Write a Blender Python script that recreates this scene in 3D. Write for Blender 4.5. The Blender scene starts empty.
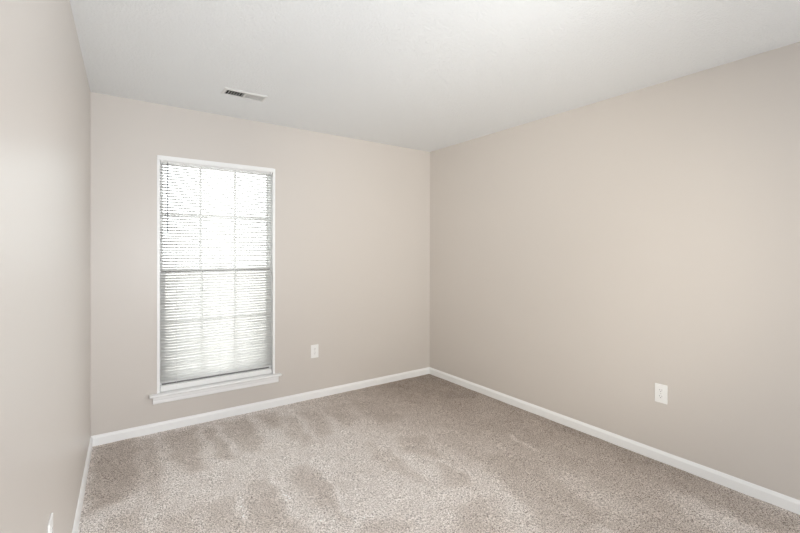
import bpy, bmesh, math, random
import numpy as np
from mathutils import Vector, Matrix

random.seed(7)
C = bpy.context.scene.collection
SC = bpy.context.scene

# ------------------------------------------------------------------ camera
cam_d = bpy.data.cameras.new('camera')
cam = bpy.data.objects.new('camera', cam_d)
C.objects.link(cam)
yaw, pit, rol = .6151, -.0037, .0026
fw = Vector((math.sin(yaw)*math.cos(pit), math.cos(yaw)*math.cos(pit), math.sin(pit)))
rt = Vector((math.cos(yaw), -math.sin(yaw), 0))
up = rt.cross(fw)
R2 = rt*math.cos(rol) + up*math.sin(rol)
U2 = up*math.cos(rol) - rt*math.sin(rol)
M = Matrix((R2, U2, -fw)).transposed().to_4x4()
M.translation = Vector((.0728, -3.5885, 1.3562))
cam.matrix_world = M
cam_d.sensor_width = 36
cam_d.lens = 419.62/800*36
cam_d.shift_y = -14.645/800
cam_d.clip_start = .02
SC.camera = cam

# ------------------------------------------------------------------ world, lights, exposure
world = bpy.data.worlds.new('overcast_sky')
SC.world = world
world.use_nodes = True
bg = world.node_tree.nodes['Background']
bg.inputs[0].default_value = (.95, .975, 1, 1)
bg.inputs[1].default_value = 5.1
SC.view_settings.view_transform = 'Standard'
SC.view_settings.look = 'None'
SC.view_settings.gamma = 1
SC.view_settings.use_curve_mapping = False
SC.view_settings.exposure = 0.05


def area(name, loc, target, sx, sy, power, col):
    d = bpy.data.lights.new(name, 'AREA')
    d.shape = 'RECTANGLE'
    d.size, d.size_y, d.energy, d.color = sx, sy, power, col
    o = bpy.data.objects.new(name, d)
    C.objects.link(o)
    o.location = loc
    o.rotation_euler = (Vector(target)-Vector(loc)).to_track_quat('-Z', 'Y').to_euler()
    return o


# soft spotlight, added unseen behind the lens as fill
def spot(name, loc, target, power, col, ang):
    d = bpy.data.lights.new(name, 'SPOT')
    d.energy, d.color, d.spot_size, d.spot_blend, d.shadow_soft_size = power, col, math.radians(ang), 1, .2
    o = bpy.data.objects.new(name, d)
    C.objects.link(o)
    o.location = loc
    o.rotation_euler = (Vector(target)-Vector(loc)).to_track_quat('-Z', 'Y').to_euler()
    return o


area('fill_area_left', (.15, -5.0, 1.2), (1.3, 0, 1.6), 0.5, .5, 19, (.93, .97, 1))  # unseen fill lights added behind the camera to even out the room
area('fill_area_right', (1.6, -5.1, 1.2), (1.3, 0, 1.2), .5, .5, 22, (.93, .97, 1))
spot('fill_spot', (.25, -4.6, 1.5), (3.0, -.8, 1.3), 280, (1, .94, .83), 60)
spot('fill_spot', (.25, -4.6, 1.2), (1.8, -.5, 2.5), 140, (.94, .975, 1), 60)
spot('fill_spot', (1.6, -4.8, 1.2), (.35, -.7, 2.5), 125, (.94, .975, 1), 60)
spot('fill_spot', (1.6, -4.8, 1.6), (.7, -1.3, 0), 125, (.98, .98, 1), 50)
spot('fill_spot', (2.4, -4.8, 1.6), (0, -1.6, 1.2), 175, (.96, .985, 1), 50)
portal = area('window_daylight_portal', (.84, .13, 1.16), (.84, -1, 1.16), .9, 1.85, 1, (1, 1, 1))
portal.data.cycles.is_portal = True


# ------------------------------------------------------------------ materials
def mat(name, col, rough=.6, spec=.5, trans=0):
    m = bpy.data.materials.new(name)
    m.use_nodes = True
    b = m.node_tree.nodes['Principled BSDF']
    b.inputs['Base Color'].default_value = (*col, 1)
    b.inputs['Roughness'].default_value = rough
    b.inputs['Specular IOR Level'].default_value = spec
    return m


def nodes(m):
    nt = m.node_tree
    return nt, nt.nodes, nt.links, nt.nodes['Principled BSDF']


def noise(nt, scale, detail=2, rough=.5, vec=None):
    n = nt.nodes.new('ShaderNodeTexNoise')
    n.inputs['Scale'].default_value = scale
    n.inputs['Detail'].default_value = detail
    n.inputs['Roughness'].default_value = rough
    if vec:
        nt.links.new(vec, n.inputs['Vector'])
    return n


def ramp(nt, src, stops):
    r = nt.nodes.new('ShaderNodeValToRGB')
    e = r.color_ramp.elements
    while len(e) < len(stops):
        e.new(.5)
    for k, (p, c) in zip(e, stops):
        k.position = p
        k.color = (*c, 1) if len(c) == 3 else c
    nt.links.new(src, r.inputs[0])
    return r


def bump(nt, src, dist, strength, b):
    n = nt.nodes.new('ShaderNodeBump')
    n.inputs['Distance'].default_value = dist
    n.inputs['Strength'].default_value = strength
    nt.links.new(src, n.inputs['Height'])
    nt.links.new(n.outputs[0], b.inputs['Normal'])
    return n


# wall paint: warm greige eggshell, faint roller stipple
def wall_paint(name, rough, spec):
    m = mat(name, (.655, .612, .572), rough, spec)
    nt, N, L, b = nodes(m)
    geo = N.new('ShaderNodeNewGeometry')
    n = noise(nt, 420, 2, .5, geo.outputs['Position'])
    bump(nt, n.outputs[0], .0006, .35, b)
    return m


M_wall = wall_paint('greige_eggshell_paint', .36, .5)

M_ceil = mat('white_stippled_ceiling', (.905, .925, .935), .9, .2)
nt, N, L, b = nodes(M_ceil)
geo = N.new('ShaderNodeNewGeometry')
n1 = noise(nt, 90, 3, .55, geo.outputs['Position'])
r1 = ramp(nt, n1.outputs[0], [(.38, (0, 0, 0)), (.62, (1, 1, 1))])
bump(nt, r1.outputs[0], .0035, .4, b)

M_trim = mat('white_semigloss_trim', (.93, .935, .935), .32, .5)
M_vinyl = mat('white_vinyl', (.90, .905, .90), .38, .5)
M_plate = mat('white_plastic', (.91, .91, .90), .3, .5)
M_slot = mat('dark_slot', (.03, .028, .026), .6)
M_screw = mat('white_screw', (.62, .62, .60), .35)
M_metal = mat('white_enamelled_metal', (.80, .80, .785), .4, .5)
M_duct = mat('dark_duct_metal', (.035, .032, .03), .7)
M_gap_shade = mat('grey_gap_shade', (.22, .21, .21), .7)  # dark tone standing in for shade in the sash gaps

# blind slats and rails: white vinyl that lets some daylight through
M_slat = bpy.data.materials.new('translucent_blind_vinyl')
M_slat.use_nodes = True
nt, N, L, b = nodes(M_slat)
b.inputs['Base Color'].default_value = (.95, .95, .94, 1)
b.inputs['Roughness'].default_value = .4
tr = N.new('ShaderNodeBsdfTranslucent')
tr.inputs[0].default_value = (.95, .945, .93, 1)
mx = N.new('ShaderNodeMixShader')
mx.inputs[0].default_value = .44
L.new(b.outputs[0], mx.inputs[1])
L.new(tr.outputs[0], mx.inputs[2])
L.new(mx.outputs[0], N['Material Output'].inputs[0])

M_cord = mat('white_cord', (.74, .74, .72), .7)
M_wand = bpy.data.materials.new('clear_acrylic_wand')
M_wand.use_nodes = True
nt, N, L, b = nodes(M_wand)
b.inputs['Base Color'].default_value = (.20, .21, .24, 1)
b.inputs['Roughness'].default_value = .15

M_glass = bpy.data.materials.new('window_glass')
M_glass.use_nodes = True
nt = M_glass.node_tree
nt.nodes.remove(nt.nodes['Principled BSDF'])
t_ = nt.nodes.new('ShaderNodeBsdfTransparent')
t_.inputs[0].default_value = (.93, .95, .94, 1)
g_ = nt.nodes.new('ShaderNodeBsdfGlossy')
g_.inputs['Roughness'].default_value = .02
f_ = nt.nodes.new('ShaderNodeFresnel')
f_.inputs[0].default_value = 1.35
x_ = nt.nodes.new('ShaderNodeMixShader')
nt.links.new(f_.outputs[0], x_.inputs[0])
nt.links.new(t_.outputs[0], x_.inputs[1])
nt.links.new(g_.outputs[0], x_.inputs[2])
nt.links.new(x_.outputs[0], nt.nodes['Material Output'].inputs[0])

# carpet: twisted cut pile in beige, taupe and brown flecks; the nap attribute
# puts the light and shade of the vacuum-combed pile into the colour
M_carpet = mat('flecked_beige_carpet', (.4, .35, .3), 1.0, .05)
nt, N, L, b = nodes(M_carpet)
geo = N.new('ShaderNodeNewGeometry')
P = geo.outputs['Position']
na = noise(nt, 185, 2, .6, P)
nc = noise(nt, 100, 2, .6, P)
mf = N.new('ShaderNodeMix')
mf.inputs[0].default_value = .33
L.new(na.outputs[0], mf.inputs[2])
L.new(nc.outputs[0], mf.inputs[3])
tuft = ramp(nt, mf.outputs[0], [(.35, (.120, .098, .086)), (.44, (.430, .392, .364)),
                                (.52, (.715, .678, .650)), (.61, (.930, .903, .883))])
nb = noise(nt, 3.2, 3, .6, P)
at = N.new('ShaderNodeAttribute')
at.attribute_name = 'nap'
mn = N.new('ShaderNodeMapRange')
mn.inputs['From Min'].default_value = .3
mn.inputs['From Max'].default_value = .7
mn.inputs['To Min'].default_value = -.05
mn.inputs['To Max'].default_value = .05
L.new(nb.outputs[0], mn.inputs['Value'])
ad = N.new('ShaderNodeMath')
ad.operation = 'ADD'
L.new(mn.outputs[0], ad.inputs[0])
L.new(at.outputs['Fac'], ad.inputs[1])
nm = N.new('ShaderNodeMapRange')
nm.inputs['To Min'].default_value = .54
nm.inputs['To Max'].default_value = 1.56
L.new(ad.outputs[0], nm.inputs['Value'])
tint = ramp(nt, ad.outputs[0], [(.15, (1.05, .955, .88)), (.75, (1, .99, .985))])
tm = N.new('ShaderNodeVectorMath')
tm.operation = 'MULTIPLY'
L.new(tuft.outputs[0], tm.inputs[0])
L.new(tint.outputs[0], tm.inputs[1])
vm = N.new('ShaderNodeVectorMath')
vm.operation = 'SCALE'
L.new(tm.outputs[0], vm.inputs[0])
L.new(nm.outputs[0], vm.inputs['Scale'])
L.new(vm.outputs[0], b.inputs['Base Color'])
bump(nt, na.outputs[0], .012, .6, b)


# ------------------------------------------------------------------ mesh helpers
def link(name, bm, m, parent=None, smooth=False):
    me = bpy.data.meshes.new(name)
    bmesh.ops.recalc_face_normals(bm, faces=bm.faces)
    bm.to_mesh(me)
    bm.free()
    me.materials.append(m)
    if smooth:
        for p in me.polygons:
            p.use_smooth = True
    o = bpy.data.objects.new(name, me)
    C.objects.link(o)
    if parent:
        o.parent = parent
    return o


def bx(bm, x0, x1, y0, y1, z0, z1, bev=0, seg=2, mtx=None):
    r = bmesh.ops.create_cube(bm, size=1)
    vs = r['verts']
    for v in vs:
        v.co = Vector((x0+(v.co.x+.5)*(x1-x0), y0+(v.co.y+.5)*(y1-y0), z0+(v.co.z+.5)*(z1-z0)))
    if bev:
        es = list({e for v in vs for e in v.link_edges})
        rr = bmesh.ops.bevel(bm, geom=es, offset=bev, segments=seg, affect='EDGES', profile=.6)
        vs = list({v for f in rr['faces'] for v in f.verts} | {v for v in vs if v.is_valid})
    if mtx is not None:
        for v in vs:
            v.co = mtx @ v.co
    return vs


def cyl(bm, p0, p1, r, n=12, r1=None):
    p0, p1 = Vector(p0), Vector(p1)
    d = p1-p0
    q = d.to_track_quat('Z', 'Y').to_matrix().to_4x4()
    q.translation = (p0+p1)/2
    return bmesh.ops.create_cone(bm, cap_ends=True, segments=n, radius1=r, radius2=r if r1 is None else r1,
                                 depth=d.length, matrix=q)['verts']


def sweep(bm, prof, a, b_, out, ea=(0, 0), eb=(0, 0)):
    """profile (distance out of the wall, height) run from a to b; ends mitred by ea/eb * distance"""
    a, b_, out = Vector(a), Vector(b_), Vector(out)
    t = (b_-a).normalized()
    A = [bm.verts.new(a+out*p+Vector((0, 0, z))+t*(ea[0]+ea[1]*p)) for p, z in prof]
    B = [bm.verts.new(b_+out*p+Vector((0, 0, z))+t*(eb[0]+eb[1]*p)) for p, z in prof]
    n = len(prof)
    for i in range(n):
        j = (i+1) % n
        bm.faces.new((A[i], A[j], B[j], B[i]))
    bm.faces.new(A)
    bm.faces.new(B[::-1])


def empty(name, loc=(0, 0, 0)):
    o = bpy.data.objects.new(name, None)
    o.empty_display_size = .1
    C.objects.link(o)
    o.location = loc
    return o


def struct(o):
    o['kind'] = 'structure'
    return o


def tag(o, label, cat, group=None):
    o['label'] = label
    o['category'] = cat
    if group:
        o['group'] = group
    return o


# ------------------------------------------------------------------ room shell
W, H, YF = 3.012, 2.44, -5.3
SL = .0379                                   # the left wall splays slightly
def lx(y): return SL*y                       # x of the left wall's face at y


# back wall with the window opening
OX0, OX1, OZ0, OZ1 = .397, 1.285, .262, 2.057
T = .172
bm = bmesh.new()
bx(bm, -.35, OX0, 0, T, -.1, H+.1)
bx(bm, OX1, W+.15, 0, T, -.1, H+.1)
bx(bm, OX0, OX1, 0, T, -.1, OZ0)
bx(bm, OX0, OX1, 0, T, OZ1, H+.1)
struct(link('wall_back', bm, M_wall))

bm = bmesh.new()
bx(bm, W, W+.15, YF-.15, 0, -.1, H+.1)
struct(link('wall_right', bm, M_wall))

bm = bmesh.new()
v = [(lx(0), 0), (lx(YF-.15), YF-.15), (lx(YF-.15)-.15, YF-.15), (lx(0)-.15, 0)]
lo = [bm.verts.new((x, y, -.1)) for x, y in v]
hi = [bm.verts.new((x, y, H+.1)) for x, y in v]
bm.faces.new(lo)
bm.faces.new(hi)
for i in range(4):
    j = (i+1) % 4
    bm.faces.new((lo[i], lo[j], hi[j], hi[i]))
struct(link('wall_left', bm, M_wall))

bm = bmesh.new()
bx(bm, lx(YF), W, YF-.15, YF, -.1, H+.1)
struct(link('wall_front', bm, M_wall))

bm = bmesh.new()
VX0, VX1, VY0, VY1 = .748, 1.008, -.612, -.512     # duct opening of the register
X0, X1, Y0, Y1 = lx(YF)-.15, W, YF, 0
bx(bm, X0, VX0, Y0, Y1, H, H+.1)
bx(bm, VX1, X1, Y0, Y1, H, H+.1)
bx(bm, VX0, VX1, Y0, VY0, H, H+.1)
bx(bm, VX0, VX1, VY1, Y1, H, H+.1)
struct(link('ceiling', bm, M_ceil))


# ---- carpeted floor: a fine grid, gently uneven, combed by vacuum strokes
# patches of pile the vacuum left dark (brushed towards the room) and the pale ridges
# between its strokes, in metres on the floor
DARK = [
    (0.12, [(0.01, -0.01), (0.27, -0.02), (0.26, -0.49), (0.26, -0.77), (0.21, -0.86), (0.04, -0.89), (0.0, -0.89)]),
    (0.25, [(0.28, -0.08), (0.38, -0.1), (0.37, -0.49), (0.34, -0.85), (0.3, -0.96), (0.28, -0.75)]),
    (0.26, [(0.42, -0.05), (0.66, -0.09), (0.61, -0.49), (0.58, -0.79), (0.5, -0.79), (0.45, -0.68), (0.41, -0.4)]),
    (0.28, [(0.7, -0.12), (0.78, -0.14), (0.79, -0.62), (0.8, -0.75), (0.71, -0.73), (0.67, -0.6), (0.66, -0.29)]),
    (0.30, [(0.8, -0.08), (1.04, -0.12), (1.01, -0.59), (0.94, -0.72), (0.82, -0.67), (0.81, -0.4)]),
    (0.30, [(1.09, -0.09), (1.27, -0.12), (1.17, -0.45), (1.11, -0.4)]),
    (0.35, [(0.1, -1.06), (0.22, -1.02), (0.23, -1.25), (0.09, -1.15)]),
    (0.40, [(0.32, -1.17), (0.48, -1.18), (0.47, -1.42), (0.3, -1.3)]),
    (0.38, [(0.51, -1.18), (0.66, -1.18), (0.65, -1.54), (0.48, -1.42)]),
    (0.35, [(0.77, -1.07), (0.88, -1.1), (0.86, -1.54), (0.86, -1.69), (0.67, -1.55), (0.68, -1.27)]),
    (0.36, [(1.06, -1.07), (1.19, -1.22), (1.13, -1.55), (1.09, -1.82), (1.05, -1.72), (0.99, -1.4), (0.99, -1.16)]),
    (0.38, [(1.25, -0.25), (1.36, -0.26), (1.31, -0.74), (1.24, -0.82), (1.16, -0.66)]),
    (0.36, [(1.41, -0.23), (1.59, -0.27), (1.47, -0.77), (1.35, -0.8)]),
    (0.33, [(1.63, -0.23), (1.83, -0.29), (1.74, -0.66), (1.62, -0.7), (1.57, -0.47)]),
    (0.30, [(1.89, -0.25), (2.22, -0.4), (2.1, -0.78), (1.86, -0.87), (1.82, -0.65)]),
    (0.22, [(2.37, -0.32), (2.68, -0.54), (2.46, -0.8), (2.3, -0.62)]),
    (0.32, [(1.81, -1.12), (2.0, -1.19), (1.85, -1.52), (1.8, -1.4), (1.72, -1.3)]),
    (0.38, [(1.61, -1.03), (1.65, -1.25), (1.63, -1.57), (1.6, -1.69), (1.55, -1.51), (1.5, -1.28)]),
    (0.36, [(1.11, -1.79), (1.27, -1.82), (1.32, -1.93), (1.26, -1.97), (1.09, -1.85)]),
    (0.28, [(2.61, -0.73), (2.94, -0.87), (2.94, -1.29), (2.9, -1.8), (2.88, -2.01), (2.52, -2.21), (2.49, -1.98), (2.55, -1.56), (2.46, -1.24)]),
    (0.36, [(2.07, -1.1), (2.2, -1.37), (2.15, -1.7), (2.03, -1.66), (2.04, -1.31)]),
    (0.36, [(1.89, -1.51), (1.9, -1.74), (1.8, -1.86), (1.64, -1.75)]),
    (0.28, [(2.17, -1.66), (2.32, -1.81), (2.25, -2.14), (2.19, -2.4), (2.01, -2.5), (1.82, -2.36), (1.94, -2.06), (1.99, -1.8)]),
    (0.36, [(1.6, -1.92), (1.85, -2.0), (1.74, -2.17), (1.69, -2.27), (1.46, -2.11)]),
    (0.30, [(2.67, -2.17), (2.54, -2.65), (2.46, -2.81), (2.25, -2.67), (2.39, -2.41), (2.43, -2.14)]),
    (0.18, [(2.83, -2.5), (2.96, -2.67), (2.99, -3.02), (2.81, -3.06), (2.69, -2.97), (2.75, -2.79), (2.72, -2.61)]),
]
PALE = [
    (0.50, 0.020, [(0.28, -0.12), (0.26, -0.63)]),
    (0.60, 0.030, [(0.38, -0.2), (0.45, -0.69)]),
    (0.68, 0.025, [(0.66, -0.19), (0.67, -0.58)]),
    (0.70, 0.020, [(0.78, -0.12), (0.8, -0.67)]),
    (0.70, 0.020, [(1.04, -0.18), (1.03, -0.75)]),
    (0.85, 0.020, [(0.67, -1.23), (0.67, -1.41)]),
    (0.75, 0.020, [(0.93, -0.88), (0.89, -1.23)]),
    (0.70, 0.020, [(0.47, -1.25), (0.46, -1.41)]),
    (0.85, 0.018, [(0.9, -1.09), (0.88, -1.54)]),
    (0.80, 0.020, [(1.19, -1.18), (1.09, -1.77)]),
    (0.75, 0.015, [(1.66, -1.26), (1.68, -1.48)]),
    (0.70, 0.020, [(1.36, -0.26), (1.32, -0.77)]),
    (0.65, 0.020, [(1.57, -0.41), (1.52, -0.75)]),
    (0.60, 0.020, [(2.52, -1.53), (2.47, -1.77)]),
    (0.70, 0.020, [(1.86, -1.54), (1.89, -1.77)]),
    (0.62, 0.060, [(1.78, -2.08), (1.72, -2.29)]),
]


def seg_dist(x, y, a, b_):
    dx, dy = b_[0]-a[0], b_[1]-a[1]
    t = np.clip(((x-a[0])*dx+(y-a[1])*dy)/(dx*dx+dy*dy+1e-9), 0, 1)
    return np.hypot(x-a[0]-t*dx, y-a[1]-t*dy)


def nap_field(X, Y):
    """0 = pile brushed towards the room (dark), 1 = brushed away (pale)"""
    # strokes wander a little
    x = X+.012*np.sin(Y*17+X*9)+.007*np.sin(Y*41-X*23)
    y = Y+.014*np.sin(X*15+2)+.010*np.sin(X*37+Y*11)
    # the part of the room nobody has walked on: plain alternating strokes
    s = x/.30
    f = s-np.floor(s)
    val = .5+.14*np.sin(np.floor(s)*2.4)+.10*(f-.5)
    seen = np.clip((y+1.75+.38*x)/.3, 0, 1)
    right = np.clip((x-1.5+.25*(y+.8))/1.2, 0, 1)
    base = .69-.58*right  # floor tone also set darker towards the right wall
    val = val*(1-seen)+base*seen
    for v, poly in DARK:
        d = None
        inside = np.zeros(x.shape, bool)
        n = len(poly)
        for k in range(n):
            a, b_ = poly[k], poly[(k+1) % n]
            e = seg_dist(x, y, a, b_)
            d = e if d is None else np.minimum(d, e)
            if a[1] != b_[1]:
                c = ((a[1] > y) != (b_[1] > y)) & (x < (b_[0]-a[0])*(y-a[1])/(b_[1]-a[1])+a[0])
                inside ^= c
        sd = np.where(inside, d, -d)
        w = np.clip((sd+.045)/.09, 0, 1)
        w = w*w*(3-2*w)*.66
        val = val*(1-w)+v*w
    for v, wd, (a, b_) in PALE:
        w = np.exp(-(seg_dist(x, y, a, b_)/wd)**2)*.95
        val = np.maximum(val, val*(1-w)+v*w)
    r = np.random.RandomState(3).rand(*x.shape)
    r = (r+np.roll(r, 1, 0)+np.roll(r, 1, 1)+np.roll(np.roll(r, 1, 0), 1, 1))/4
    return np.clip(val+(r-.5)*.18, 0, 1)


bm = bmesh.new()
st = .02
NX, NY = int((W-X0)/st)+1, int((-YF)/st)+1
lay = bm.verts.layers.float.new('nap')
GX, GY = np.meshgrid(np.linspace(X0, W, NX+1), np.linspace(YF, 0, NY+1))
NAP = nap_field(GX, GY)
grid = []
for j in range(NY+1):
    row = []
    for i in range(NX+1):
        x = X0+(W-X0)*i/NX
        y = YF+(0-YF)*j/NY
        vv = bm.verts.new((x, y, .0012*math.sin(x*23+y*7)*math.sin(y*19-x*5)-.0012))
        vv[lay] = float(NAP[j, i])
        row.append(vv)
    grid.append(row)
for j in range(NY):
    for i in range(NX):
        bm.faces.new((grid[j][i], grid[j][i+1], grid[j+1][i+1], grid[j+1][i]))
# underside so the floor has thickness
b4 = [bm.verts.new((x, y, -.1)) for x, y in ((X0, YF), (W, YF), (W, 0), (X0, 0))]
bm.faces.new(b4[::-1])
me = bpy.data.meshes.new('floor')
bm.to_mesh(me)
bm.free()
me.materials.append(M_carpet)
for p in me.polygons:
    p.use_smooth = True
o = bpy.data.objects.new('floor', me)
C.objects.link(o)
struct(o)

# ---- baseboards: flat board with an eased, stepped top
BB = [(0, -.004), (.012, -.004), (.012, .050), (.0105, .054), (.0065, .062), (.004, .0675), (.002, .069), (0, .069)]


def base(name, a, b_, out, ea, eb):
    bm = bmesh.new()
    sweep(bm, BB, a, b_, out, ea, eb)
    return struct(link(name, bm, M_trim))


lo_ = Vector((1, -SL, 0)).normalized()
base('baseboard_back', (0, 0, 0), (W, 0, 0), (0, -1, 0), (0, 1+SL), (0, -1))
base('baseboard_right', (W, 0, 0), (W, YF, 0), (-1, 0, 0), (0, 1), (0, -1))
base('baseboard_left', (lx(YF), YF, 0), (0, 0, 0), lo_, (0, 1), (0, -1))
base('baseboard_front', (lx(YF), YF, 0), (W, YF, 0), (0, 1, 0), (0, 1), (0, -1))

# ------------------------------------------------------------------ window
win = struct(empty('window_1', (.841, 0, OZ0)))
def wpart(name, bm, m, parent=None, smooth=False):
    o = link(name, bm, m, None, smooth)
    p = parent or win
    o.parent = p
    if p is win:
        o.matrix_parent_inverse = Matrix.Translation(win.location).inverted()
    return o


JT = .019
IX0, IX1, IZ1 = OX0+JT, OX1-JT, OZ1-JT
for x0, x1 in ((OX0, IX0), (IX1, OX1)):
    bm = bmesh.new()
    bx(bm, x0, x1, -.004, .17, OZ0+.012, OZ1, .0015)
    wpart('side_jamb', bm, M_trim)
bm = bmesh.new()
bx(bm, IX0, IX1, -.004, .17, IZ1, OZ1, .0015)
wpart('head_jamb', bm, M_trim)
# stool with horns, rounded nose
bm = bmesh.new()
ZS = .286
prof = [(-.17, ZS), (.040, ZS), (.046, ZS-.003), (.049, ZS-.009), (.046, ZS-.015), (.040, ZS-.019), (-.17, ZS-.019)]
pts = [(p, z) for p, z in prof]
A = [bm.verts.new((IX0+.001, -p, z)) for p, z in pts]
Bv = [bm.verts.new((IX1-.001, -p, z)) for p, z in pts]
for i in range(len(pts)):
    j = (i+1) % len(pts)
    bm.faces.new((A[i], A[j], Bv[j], Bv[i]))
bm.faces.new(A)
bm.faces.new(Bv[::-1])
hp = [(0, ZS)] + prof[1:-1] + [(0, ZS-.019)]
for xa, xb in ((.347, IX0+.001), (IX1-.001, 1.328)):
    A = [bm.verts.new((xa, -p, z)) for p, z in hp]
    Bv = [bm.verts.new((xb, -p, z)) for p, z in hp]
    for i in range(len(hp)):
        j = (i+1) % len(hp)
        bm.faces.new((A[i], A[j], Bv[j], Bv[i]))
    bm.faces.new(A)
    bm.faces.new(Bv[::-1])
wpart('stool', bm, M_trim)
bm = bmesh.new()
ap = [(0, .2665), (.019, .2665), (.019, .245), (.016, .240), (.016, .218), (.009, .210), (0, .210)]
sweep(bm, ap, (.370, 0, 0), (1.312, 0, 0), (0, -1, 0), (0, 0), (0, 0))
wpart('apron', bm, M_trim)

# vinyl main frame
bm = bmesh.new()
FY0, FY1 = .046, .131
bx(bm, IX0, IX0+.016, FY0, FY1, ZS, IZ1, .002)
bx(bm, IX1-.016, IX1, FY0, FY1, ZS, IZ1, .002)
bx(bm, IX0+.016, IX1-.016, FY0, FY1, IZ1-.01, IZ1, .002)
bx(bm, IX0+.016, IX1-.016, FY0, FY1, ZS, ZS+.042, .002)
wpart('window_frame', bm, M_vinyl)

ZM = 1.182                                       # meeting rail
def sash(name, y0, y1, z0, z1, sw, rb, rtp):
    x0, x1 = IX0+.017, IX1-.013
    bm = bmesh.new()
    bx(bm, x0, x0+sw, y0, y1, z0, z1, .002)
    bx(bm, x1-sw, x1, y0, y1, z0, z1, .002)
    bx(bm, x0+sw, x1-sw, y0, y1, z0, z0+rb, .002)
    bx(bm, x0+sw, x1-sw, y0, y1, z1-rtp, z1, .002)
    s = wpart(name, bm, M_vinyl)
    gx0, gx1, gz0, gz1 = x0+sw, x1-sw, z0+rb, z1-rtp
    ym = (y0+y1)/2
    bm = bmesh.new()
    bx(bm, gx0-.004, gx1+.004, ym-.002, ym+.002, gz0-.004, gz1+.004)
    wpart('glass_pane', bm, M_glass, s)
    bm = bmesh.new()
    for q in (1, 2):
        xx = gx0+(gx1-gx0)*q/3
        bx(bm, xx-.010, xx+.010, ym-.009, ym-.003, gz0, gz1, .001)
    zz = gz0+(gz1-gz0)*.525
    for q in range(3):
        xa = gx0+(gx1-gx0)*q/3+(.008 if q else 0)
        xb = gx0+(gx1-gx0)*(q+1)/3-(.008 if q < 2 else 0)
        bx(bm, xa, xb, ym-.009, ym-.003, zz-.008, zz+.008, .001)
    wpart('muntin_grid', bm, M_vinyl, s)
    return s


us = sash('upper_sash', .092, .120, ZM-.012, IZ1-.008, .012, .028, .018)
ls = sash('lower_sash', .056, .086, ZS+.052, ZM+.02, .026, .04, .032)
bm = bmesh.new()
bx(bm, IX0+.012, IX1-.012, .0445, .046, 1.1840, 1.1925)  # dark strips that draw the shadow lines at meeting rail and sash bottom
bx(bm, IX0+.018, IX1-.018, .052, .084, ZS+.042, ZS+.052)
wpart('gap_shade_strip', bm, M_gap_shade)
bm = bmesh.new()
bx(bm, .81, .87, .058, .084, ZM+.02, ZM+.028, .002)
cyl(bm, (.84, .071, ZM+.028), (.84, .071, ZM+.036), .011)
bx(bm, .835, .885, .064, .074, ZM+.034, ZM+.04, .0015)
wpart('sash_lock', bm, M_vinyl)

# ------------------------------------------------------------------ mini blind
bl = empty('mini_blind', (.841, .022, 2.0))
tag(bl, 'white mini blind with thin horizontal slats lowered over the tall window', 'window blind')


def bpart(name, bm, m, parent=None, smooth=False):
    o = link(name, bm, m, None, smooth)
    o.parent = parent or bl
    if parent is None:
        o.matrix_parent_inverse = Matrix.Translation(bl.location).inverted()
    return o


SX0, SX1 = IX0+.004, IX1-.005
YB = .024
bm = bmesh.new()
# U-shaped steel head rail
bx(bm, SX0, SX1, YB-.0125, YB-.0115, IZ1-.027, IZ1-.001)
bx(bm, SX0, SX1, YB+.0115, YB+.0125, IZ1-.027, IZ1-.001)
bx(bm, SX0, SX1, YB-.0115, YB+.0115, IZ1-.027, IZ1-.026)
bpart('headrail', bm, M_metal)
bm = bmesh.new()
bx(bm, OX0+.003, IX1+.002, -.0115, -.006, 2.024, 2.058, .0012)
bpart('valance', bm, M_vinyl)
for xx in (SX0+.002, SX1-.016):
    bm = bmesh.new()
    bx(bm, xx, xx+.014, -.006, YB-.0125, IZ1-.024, IZ1-.004)
    bpart('valance_clip', bm, M_vinyl)

TILT = math.radians(38)                         # room-side edge down
PITCH, WID = .0215, .025
ztop = 1.998
zbot_rail = ZS+.012
nsl = int((ztop-.354)/PITCH)+1
bm = bmesh.new()
for k in range(nsl):
    z = ztop-k*PITCH
    jit = .0005*math.sin(k*1.7)
    tl = TILT+(math.radians(-18) if abs(z-1.182) < .006 else 0)
    rows = []
    for q in range(5):
        w = (q/4-.5)*WID
        h = .0018*(1-(2*q/4-1)**2)
        yy = YB+w*math.cos(tl)-h*math.sin(tl)
        zz = z+w*math.sin(tl)+h*math.cos(tl)+jit
        rows.append((yy, zz))
    th = .0003
    top = [[bm.verts.new((x, yy, zz+th)) for yy, zz in rows] for x in (SX0, SX1)]
    bot = [[bm.verts.new((x, yy, zz-th)) for yy, zz in rows] for x in (SX0, SX1)]
    for q in range(4):
        bm.faces.new((top[0][q], top[1][q], top[1][q+1], top[0][q+1]))
        bm.faces.new((bot[0][q], bot[0][q+1], bot[1][q+1], bot[1][q]))
        for s in (0, 1):
            bm.faces.new((top[s][q], top[s][q+1], bot[s][q+1], bot[s][q]))
    for q in (0, 4):
        bm.faces.new((top[0][q], top[1][q], bot[1][q], bot[0][q]))
bpart('slats', bm, M_slat, None, True)
bm = bmesh.new()
bx(bm, SX0, SX1, YB-.0125, YB+.0125, ZS+.003, ZS+.046, .004, 3)
bpart('bottom_rail', bm, M_vinyl)
for xx in (SX0+.11, .841, SX1-.11):
    bm = bmesh.new()
    for yy in (YB-.0128, YB+.0128):
        cyl(bm, (xx, yy, zbot_rail), (xx, yy, IZ1-.026), .0006, 5)
    bpart('ladder_cord', bm, M_cord)
# tilt wand hanging at the left
bm = bmesh.new()
WX = .467
cyl(bm, (WX, -.002, 1.50), (WX, -.002, 2.005), .0038, 6)
cyl(bm, (WX, -.002, 1.488), (WX, -.002, 1.503), .0042, 8)
cyl(bm, (WX, -.002, 2.005), (WX, .008, 2.018), .0015, 6)
bpart('tilt_wand', bm, M_wand)


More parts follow.
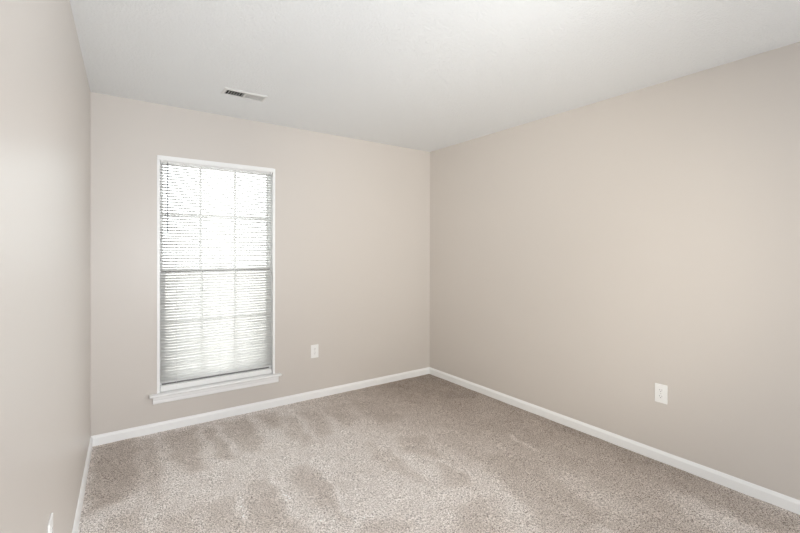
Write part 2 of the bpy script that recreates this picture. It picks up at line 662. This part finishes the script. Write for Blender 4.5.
# ------------------------------------------------------------------ wall outlets
def outlet(name, face, label):
    """built facing -y at the origin, plate centre at 0,0"""
    root = empty(name)
    bm = bmesh.new()
    bx(bm, -.037, .037, -.006, 0, -.06, .06, .0025, 3)
    link('cover_plate', bm, M_plate, root)
    for s in (1, -1):
        bm = bmesh.new()
        z0 = s*.0195
        n = 20
        for yy in (0,):
            ring = []
            for k in range(n):
                a = 2*math.pi*k/n
                x = .0172*math.cos(a)
                z = max(-.0128, min(.0128, .0172*math.sin(a)))
                ring.append((x, z+z0))
            A = [bm.verts.new((x, -.0075, z)) for x, z in ring]
            Bv = [bm.verts.new((x, -.0055, z)) for x, z in ring]
            bm.faces.new(A)
            bm.faces.new(Bv[::-1])
            for k in range(n):
                j = (k+1) % n
                bm.faces.new((A[k], Bv[k], Bv[j], A[j]))
        r_ = link('socket_face', bm, M_plate, root)
        bm = bmesh.new()
        bx(bm, -.0072, -.0054, -.0078, -.006, z0+.001, z0+.0085)
        bx(bm, .0054, .0072, -.0078, -.006, z0+.0015, z0+.008)
        cyl(bm, (0, -.0078, z0-.0062), (0, -.006, z0-.0062), .0024, 10)
        link('socket_slots', bm, M_slot, r_)
    bm = bmesh.new()
    cyl(bm, (0, -.0072, 0), (0, -.0055, 0), .0032, 14)
    bx(bm, -.0026, .0026, -.0075, -.007, -.0004, .0004)
    link('screw', bm, M_screw, root)
    root.matrix_world = face
    root['label'] = label
    root['category'] = 'electrical outlet'
    root['group'] = 'white duplex wall outlets'
    return root


outlet('wall_outlet', Matrix.Translation((1.652, 0, .430)), 'white duplex outlet on the window wall, right of the window')
outlet('wall_outlet', Matrix.Translation((W, -2.354, .437)) @ Matrix.Rotation(math.radians(90), 4, 'Z').inverted(),
       'white duplex outlet on the long right wall above the baseboard')
outlet('wall_outlet', Matrix.Translation((lx(-1.84), -1.84, .430)) @ Matrix.Rotation(math.radians(90)-math.atan(SL), 4, 'Z'),
       'white outlet on the left wall seen edge-on at the bottom of the photo')

# ------------------------------------------------------------------ ceiling register
rg = empty('ceiling_vent', ((VX0+VX1)/2, (VY0+VY1)/2, H))
tag(rg, 'white metal air register with dark louvres set in the ceiling near the window', 'air vent')
cx_, cy_ = rg.location.x, rg.location.y
hx, hy = (VX1-VX0)/2, (VY1-VY0)/2
bm = bmesh.new()
# sloping flange around the opening
o_ = [(-hx-.014, -hy-.014), (hx+.014, -hy-.014), (hx+.014, hy+.014), (-hx-.014, hy+.014)]
m_ = [(-hx-.004, -hy-.004), (hx+.004, -hy-.004), (hx+.004, hy+.004), (-hx-.004, hy+.004)]
i_ = [(-hx+.003, -hy+.003), (hx-.003, -hy+.003), (hx-.003, hy-.003), (-hx+.003, hy-.003)]
rings = [[bm.verts.new((x, y, z)) for x, y in r] for r, z in ((o_, 0), (o_, -.002), (m_, -.007), (i_, -.007), (i_, -.001))]
for a, b2 in zip(rings, rings[1:]):
    for k in range(4):
        j = (k+1) % 4
        bm.faces.new((a[k], a[j], b2[j], b2[k]))
bx(bm, -.004, .004, -hy+.003, hy-.003, -.007, .006)
link('frame', bm, M_metal, rg)
nl = 7
for side in (-1, 1):
    bm = bmesh.new()
    for k in range(nl):
        xc = side*(.004+(k+.55)*(hx-.007)/nl)
        m4 = Matrix.Translation((xc, 0, .001)) @ Matrix.Rotation(math.radians(-38*side), 4, 'Y')
        bx(bm, -.0011, .0011, -hy+.003, hy-.003, -.0085, .0085, 0, 2, m4)
    link('louvre_bank', bm, M_metal, rg)
bm = bmesh.new()
bx(bm, -hx, hx, -.0015, .0015, .008, .012)
link('cross_bar', bm, M_metal, rg)
bm = bmesh.new()
bx(bm, -hx, -hx+.001, -hy, hy, .0, .25)
bx(bm, hx-.001, hx, -hy, hy, .0, .25)
bx(bm, -hx, hx, -hy, -hy+.001, .0, .25)
bx(bm, -hx, hx, hy-.001, hy, .0, .25)
bx(bm, -hx, hx, -hy, hy, .25, .255)
link('duct', bm, M_duct, rg)

# ------------------------------------------------------------------ outdoors, beyond the glass
M_lawn = mat('pale_dry_lawn', (.52, .50, .40), .95)
nt, N, L, b = nodes(M_lawn)
geo = N.new('ShaderNodeNewGeometry')
n = noise(nt, 6, 5, .6, geo.outputs['Position'])
r = ramp(nt, n.outputs[0], [(.3, (.44, .41, .385)), (.7, (.56, .515, .48))])
L.new(r.outputs[0], b.inputs['Base Color'])
bm = bmesh.new()
bx(bm, -15, 20, .4, 40, -.5, -.35)
struct(link('ground_outside', bm, M_lawn))
